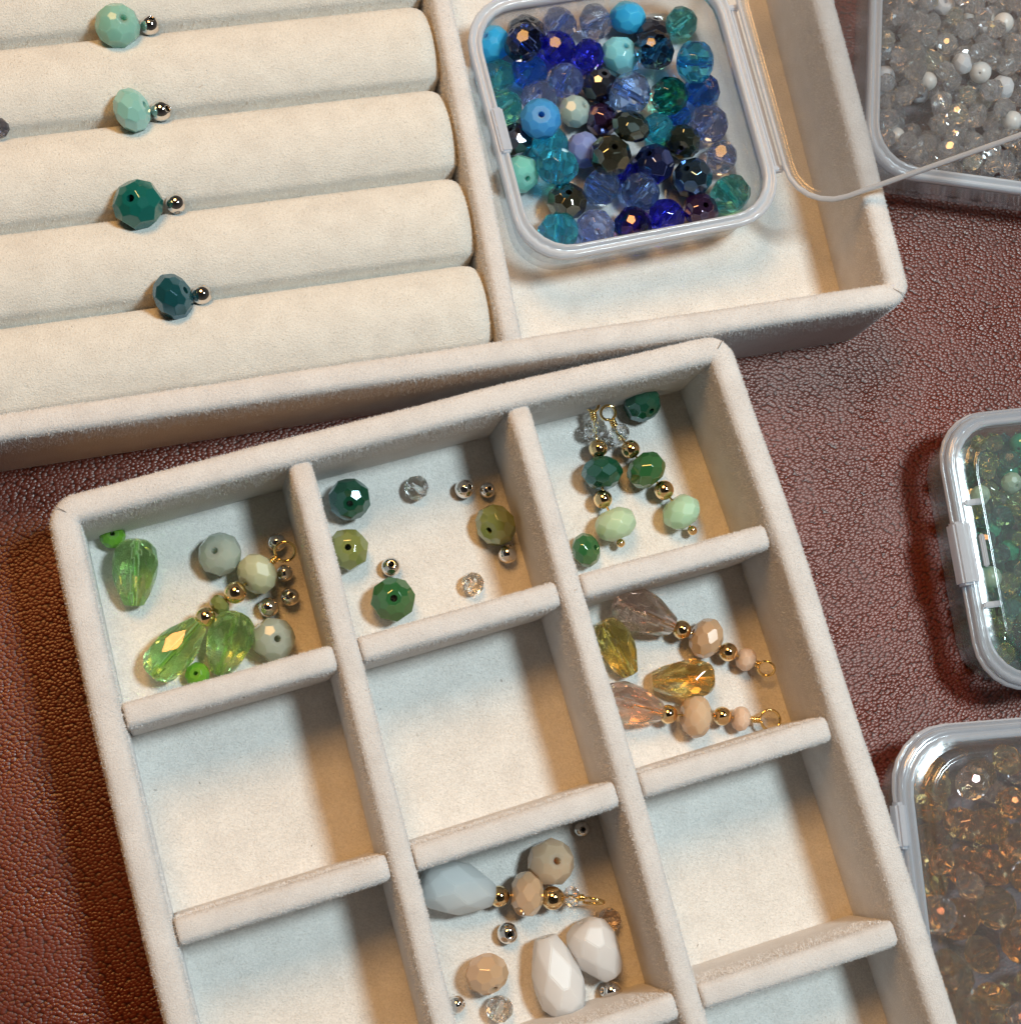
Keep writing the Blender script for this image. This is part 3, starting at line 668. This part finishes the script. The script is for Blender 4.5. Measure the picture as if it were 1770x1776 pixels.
BL = [  # layer, px, py, r, mesh, mat, axis, label
 (0, 912, 57, 33, R1, black, (.3, .6, .6), 'black faceted bead at the upper left, behind a striped navy crystal'),
 (0, 850, 76, 33, R0, skym, (-.3, .3, .9), 'sky blue matte bead in the upper left corner of the blue box'),
 (0, 970, 41, 30, R0, peri2, (.5, .6, .4), 'clear periwinkle bead at the top, left of another'),
 (0, 1032, 37, 30, R1, perid, (.8, .3, .3), 'clear periwinkle bead at the top, touching the sky blue bead'),
 (1, 1088, 30, 31, R0, skym, (.2, .9, .2), 'bright sky blue matte bead at the top edge of the heap'),
 (0, 1182, 39, 28, R0, teal, (.4, .2, .8), 'clear teal bead alone at the upper right'),
 (0, 1131, 57, 30, R1, black, (.2, .8, .5), 'black bead half covered by an inky blue crystal'),
 (0, 968, 83, 31, R0, cobalt, (.5, .5, .5), 'deep cobalt bead right of the striped navy crystal'),
 (0, 1021, 95, 28, N0, cobalt, (.3, .1, .9), 'smaller cobalt bead left of the opaque light blue one'),
 (0, 1075, 95, 32, R1, skym2, (.35, .35, .85), 'opaque light blue glossy bead with a visible hole'),
 (0, 1217, 156, 31, R0, royal, (.3, .2, .8), 'royal blue bead under the azure crystal at the right'),
 (0, 865, 130, 27, R1, teal, (.2, .2, .9), 'teal bead with white flash against the left wall'),
 (0, 917, 124, 32, N1, royal, (.3, .3, .9), 'capri blue bead with a large white flash'),
 (0, 980, 139, 31, R0, peri2, (.3, .6, .6), 'clear periwinkle bead below the cobalt pair'),
 (0, 1041, 147, 32, R1, black, (.2, .5, .8), 'black metallic bead below the opaque light blue one'),
 (0, 878, 185, 28, R0, teal, (.5, .3, .7), 'teal crystal by the latch notch'),
 (0, 934, 168, 30, R1, perid, (.05, .1, .98), 'periwinkle bead peeping out above the matte blue one'),
 (0, 997, 193, 28, R0, greym, (.6, .3, .6), 'grey-green milky bead in the middle of the heap'),
 (0, 1043, 207, 29, R1, purp, (.4, .5, .6), 'black bead with purple sheen and gold spark'),
 (0, 1141, 222, 27, R0, aqua, (.5, .3, .7), 'aqua bead wedged under the emerald one'),
 (0, 1178, 200, 20, R1, royal, (.5, .3, .7), 'small blue bead peeping out right of the emerald one'),
 (0, 1229, 214, 33, R0, peri2, (.25, .25, .9), 'pale blue clear bead with its hole up, right side'),
 (0, 1183, 246, 31, N1, blackg, (-.2, -.6, .7), 'greenish black bead above the iris bead'),
 (0, 895, 241, 28, R0, black, (-.4, .5, .7), 'black hematite-like bead at the left wall'),
 (0, 953, 250, 31, R1, aqua, (.1, .3, .9), 'aqua bead under the matte blue one'),
 (0, 1012, 260, 31, R0, dusk, (.8, .2, .2), 'dusky matte periwinkle bead in the middle'),
 (0, 1133, 285, 35, R1, iris, (-.35, .45, .8), 'large dark navy bead with brown hole'),
 (0, 1251, 273, 29, R0, perid, (.9, -.3, .2), 'pale periwinkle crystal near the right wall'),
 (0, 903, 302, 31, R1, mint, (.4, -.4, .7), 'mint opaque bead half hidden by the left rim'),
 (0, 1043, 325, 32, R0, saph, (.7, -.5, .3), 'light sapphire crystal left of its twin'),
 (0, 1110, 332, 33, R1, saph, (-.5, -.6, .3), 'light sapphire crystal right of its twin'),
 (0, 1266, 336, 35, R0, teal, (-.6, .7, .2), 'clear teal bead in the lower right corner'),
 (0, 983, 349, 34, N1, oliveb, (.1, .5, .85), 'olive black bead with a gold flash, lower left'),
 (0, 968, 400, 33, R1, aqua, (.05, .95, .2), 'aqua bead in the lower left corner'),
 (0, 1032, 397, 33, N0, peri2, (.1, -.3, .9), 'clear periwinkle bead with white flash at the lower wall'),
 (0, 1097, 391, 32, R1, crystal((.05, .03, .35), True, .1), (.4, .3, .8), 'dark violet-blue bead at the lower wall'),
 (0, 1156, 375, 31, R0, cobalt, (.5, .5, .6), 'deep cobalt bead at the lower wall'),
 (0, 1215, 364, 31, N1, purp, (.3, .25, .9), 'purple black bead with its hole and a cream flash'),
 (0, 1084, 300, 20, R0, cobalt, (.5, .5, .6), 'small cobalt bead showing between the dark ones'),
 (1, 908, 73, 34, R0, denim, (-.7, .5, .4), 'striped navy crystal on top of the black bead'),
 (1, 1134, 86, 34, R1, inky, (.3, .3, .8), 'inky blue crystal on top near the upper right'),
 (1, 1205, 107, 36, R0, azure, (.95, -.1, .2), 'large azure crystal with a bright streak at the right'),
 (1, 1092, 163, 37, R1, saph, (.8, -.5, .2), 'large sapphire crystal on top of the heap'),
 (1, 1160, 166, 32, R0, emer, (.25, -.05, .95), 'dark emerald bead with its hole facing up'),
 (1, 937, 206, 34, N1, bluem, (.05, .1, .98), 'large matte blue bead on top at the left'),
 (1, 1094, 219, 32, N0, blackg, (.3, .7, .5), 'black-green rondelle lying on the heap centre'),
 (1, 966, 288, 35, R0, aqua, (.15, .95, .15), 'large aqua crystal with vertical streaks'),
 (1, 1058, 269, 34, R1, oliveb, (.2, .3, .93), 'olive black bead with its hole up, below the heap centre'),
 (1, 1200, 308, 34, R0, irisb, (-.42, .38, .82), 'black bead with electric blue flash near the right wall')]
FZ = .305 + .09; placed = []
for ly, px, py, r, me, mat, ax, lab in BL:
    rc = cmof(r, 1.0) * 1.07; z = FZ + rc * .93
    if ly:
        for _ in range(3):
            p = at(px, py, z); z2 = FZ + rc
            for q, rq in placed:
                d = math.hypot(p.x - q.x, p.y - q.y); s = .90 * (rc + rq)
                if d < s: z2 = max(z2, q.z + math.sqrt(s * s - d * d) * .93)
            z = min(z2, 1.35)
    p = at(px, py, z); placed.append((p, rc))
    tag(solid('faceted_bead', me, mat, p, rc, ax), lab + '', 'bead', 'large blue and dark beads in the open box')

# ------------------------------------------------------------------ heaps in the other boxes
def stuff_mesh(items, name, label):
    mats = []; V = []; Fc = []; MI = []; base = 0
    for me, mat, c, r, q in items:
        if mat not in mats: mats.append(mat)
        n = len(me.vertices); co = np.empty(n * 3); me.vertices.foreach_get('co', co)
        R = np.array(q.to_matrix()); co = co.reshape(-1, 3) @ R.T * r + np.array(c); V += co.tolist()
        for p in me.polygons: Fc.append([base + i for i in p.vertices]); MI.append(mats.index(mat))
        base += n
    if not V: return
    me = mesh(name, V, Fc)
    for m in mats: me.materials.append(m)
    me.polygons.foreach_set('material_index', MI)
    o = D.objects.new(name, me); COL.objects.link(o); tag(o, label, 'beads', None, 'stuff')
def heap(cx, cy, z0, rot, radii, count, pal, group, stuff_label, zmax, holes=(), half=2.38, seed=3, tries=14):
    rs = np.random.RandomState(seed); P = np.zeros((0, 3)); Rr = np.zeros(0); a = math.radians(rot); ca, sa = math.cos(a), math.sin(a); out = []
    for i in range(count):
        k = rs.choice(len(pal), p=np.array([p[0] for p in pal]) / sum(p[0] for p in pal)); r = rs.uniform(*radii) * pal[k][4]
        best = None
        for _ in range(tries):
            x, y = rs.uniform(-half + r, half - r, 2); cr = .8 - r
            ex, ey = abs(x) - (half - .8), abs(y) - (half - .8)
            if ex > 0 and ey > 0 and math.hypot(ex, ey) > cr: continue
            wx, wy = cx + x * ca - y * sa, cy + x * sa + y * ca
            zz = r
            if len(P):
                d = np.hypot(P[:, 0] - x, P[:, 1] - y); s = (Rr + r) * .97; m = d < s
                if m.any(): zz = max(zz, float((P[m, 2] + np.sqrt(s[m] ** 2 - d[m] ** 2)).max()))
            u, v = pxof((wx, wy, z0 + zz))
            if any(math.hypot(u - hx, v - hy) < hr for hx, hy, hr in holes): continue
            if best is None or zz < best[0]: best = (zz, x, y, wx, wy, u, v)
        if best is None or best[0] + r > zmax: continue
        zz, x, y, wx, wy, u, v = best; P = np.vstack([P, (x, y, zz)]); Rr = np.append(Rr, r)
        out.append((k, r, Vector((wx, wy, z0 + zz)), u, v))
    rest = []; rp_ = [(u, v, r * 93, c.z) for k, r, c, u, v in out]
    def hidden(i):
        u, v, R, z = rp_[i]; up = [q for q in rp_ if q[3] > z + .06 and math.hypot(q[0] - u, q[1] - v) < q[2] + R]; n = 0
        for t in range(16):
            a, rr = t * 2.4, R * math.sqrt((t + .5) / 16)
            if any(math.hypot(u + rr * math.cos(a) - q[0], v + rr * math.sin(a) - q[1]) < q[2] for q in up): n += 1
        return n >= 13
    vs = [(u, v) for _, _, _, u, v in out if -10 < u < 1775 and -10 < v < 1780]; vis = (min(p[1] for p in vs), max(p[1] for p in vs), min(p[0] for p in vs))
    for i_, (k, r, c, u, v) in enumerate(out):
        wgt, me, mat, lab, fs, nm = pal[k]
        mm = me[rs.randint(len(me))]; ax = Vector(rs.normal(size=3)).normalized()
        for lp in ((34, 1, 70), (-1, 37, 66)):      # keep drilled ends from mirroring a lamp straight back
            hv = ((Vector(lp) - c).normalized() + (Vector(CW) - c).normalized()).normalized()
            if abs(ax.dot(hv)) > .97: ax = (ax + hv.orthogonal().normalized() * .8).normalized()
        q = quat_axis(ax, rs.uniform(0, 6))
        if -25 < u < 1790 and -25 < v < 1795 and not hidden(i_):
            o = link(nm, mm, mat, None, c); o.rotation_mode = 'QUATERNION'; o.rotation_quaternion = q; o.scale = (r, r, r)
            zv = 'upper' if v < vis[0] + (vis[1] - vis[0]) / 3 else ('lower' if v > vis[1] - (vis[1] - vis[0]) / 3 else 'middle')
            zu = 'near its left wall' if u < vis[2] + (1770 - vis[2]) * .3 else ('by the right picture edge' if u > 1770 - (1770 - vis[2]) * .3 else 'amid the heap')
            tag(o, '%s, %s part of the box, %s' % (lab, zv, zu), 'bead', group)
        else: rest.append((mm, mat, c, r, q))
    stuff_mesh(rest, 'bead_heap', stuff_label)
SM = [S0, S1]; BG = [R0, N1, R1, N0]
W1 = crystal((.995, .99, .999), True, .14, .13, .15); W2 = crystal((.985, .99, .999), False, .14, .15, .12); W3 = milky((.85, .83, .78), .25); W4 = milky((.70, .74, .82), .35); W5 = crystal((.95, .97, .90), True, .2, .12, .10)  # clear crystals: whitish diffuse share stands in for reflections of a bright room
heap(20.23, 4.38, .09, -20.3, (.18, .22), 420,
     [(5, SM + [R0], W1, 'tiny rainbow-shining crystal', 1, 'tiny_bead'), (5, SM + [R1], W2, 'tiny plain clear crystal', 1, 'tiny_bead'),
      (.4, [PIN], W3, 'tiny cream white round bead', 1.03, 'tiny_bead'), (.8, SM, W4, 'tiny milky bluish bead', 1.1, 'tiny_bead'), (.8, SM, W5, 'tiny smoky clear bead', 1, 'tiny_bead')],
     'tiny beads in the colourless box', 'rest of the tiny colourless beads in the far part of their box', 1.3, [(1597, 196, 34), (1560, 300, 6)], seed=5)
g1 = crystal((.26, .76, .58), False, .2, .04, .05); g2 = crystal((.72, .88, .52), True, .2, .04, .05); g3 = opaque((.015, .28, .14), (.4, .6, .6), .12, .15); g4 = crystal((.20, .62, .62), True, .18, .05, .05); g5 = milky((.35, .52, .36), .3); g6 = crystal((.90, .96, .82), True, .22, .05, .05)
heap(18.86, -5.38, .09, -8.3, (.16, .23), 500,
     [(3, SM + [R0], g1, 'small clear emerald bead', 1, 'small_bead'), (3, SM + [R1], g2, 'small clear olive green bead', 1, 'small_bead'), (1.0, [PIN, R0], g3, 'small opaque green bead', 1, 'small_bead'),
      (3, SM, g4, 'small dark teal crystal', 1.05, 'small_bead'), (1.5, [PIN, S1], g5, 'small pale milky green bead', 1.1, 'small_bead'), (2.2, SM, g6, 'small nearly clear greenish bead', 1, 'small_bead')],
     'beads in the green box', 'rest of the green beads in the far part of their box', 1.32, seed=8)
a1 = crystal((.98, .80, .42), True, .26, .01, .05); a2 = crystal((.97, .80, .52), False, .28, .015); a3 = crystal((.98, .92, .88), True, .3, .03); a4 = crystal((.95, .70, .36), True, .24, .01, .05)
heap(16.12, -11.46, .09, -11.6, (.29, .43), 190,
     [(4, BG, a1, 'honey amber bead', 1, 'faceted_bead'), (3, BG, a2, 'plain amber bead', 1, 'faceted_bead'), (1.5, BG, a3, 'pale rose-clear bead', .9, 'faceted_bead'), (2, BG, a4, 'dark amber bead', .95, 'faceted_bead')],
     'beads in the amber box', 'rest of the amber beads in the far part of their box', 1.36, seed=4, half=2.38 * 1.15)

# ------------------------------------------------------------------ cloth seams at the mitred corners, and lint
M_SEAM = fibre('seam_shadow_thread', (.30, .26, .24), .1)  # dark grey-brown shared by the corner seam lines and the lint specks
def seam(par, pts):
    link('corner_seam', tube([Vector(p) for p in pts], .006, 5), M_SEAM, par)
seam(tray, [(.02, .06, ZT - .05), (.10, -.03, ZT + .004), (.20, -.12, ZT + .012), (.30, -.22, ZT - .05)])
seam(tray, [(12.33, -.13, ZT + .01), (12.41, -.06, ZT + .012), (12.47, .0, ZT - .01)])
seam(rt, [(16.06, .20, ZT - .02), (16.14, .12, ZT + .012), (16.24, .03, ZT + .012), (16.32, -.05, ZT - .05)])
V = []; Fc = []; rs = np.random.RandomState(3)
for px, py, z in [(347, 1358, .256), (541, 1467, .256), (270, 1370, .256), (1000, 1022, ZT - .03), (1248, 1630, .256), (178, 1086, .256), (455, 410, 2.2), (125, 566, 2.2), (350, 148, 2.2), (660, 1230, .256), (1210, 1640, .256), (700, 1440, .256), (870, 1180, .256), (640, 1195, ZT)]:
    c = at(px, py, z + .015); a = rs.uniform(0, 3.14); L = rs.uniform(.012, .028); d = Vector((math.cos(a), math.sin(a), .1)) * L; s_ = Vector((-math.sin(a), math.cos(a), 0)) * .005; b = len(V)
    bend = Vector((-math.sin(a), math.cos(a), .3)) * L * .3
    V += [c - d - s_, c - d + s_, c + bend + s_, c + bend - s_, c + d + s_, c + d - s_]; Fc += [[b, b + 1, b + 2, b + 3], [b + 3, b + 2, b + 4, b + 5]]
tag(link('lint', mesh('lint', V, Fc), M_SEAM), 'few dark specks of lint scattered on the cream velvet', 'lint', None, 'stuff')
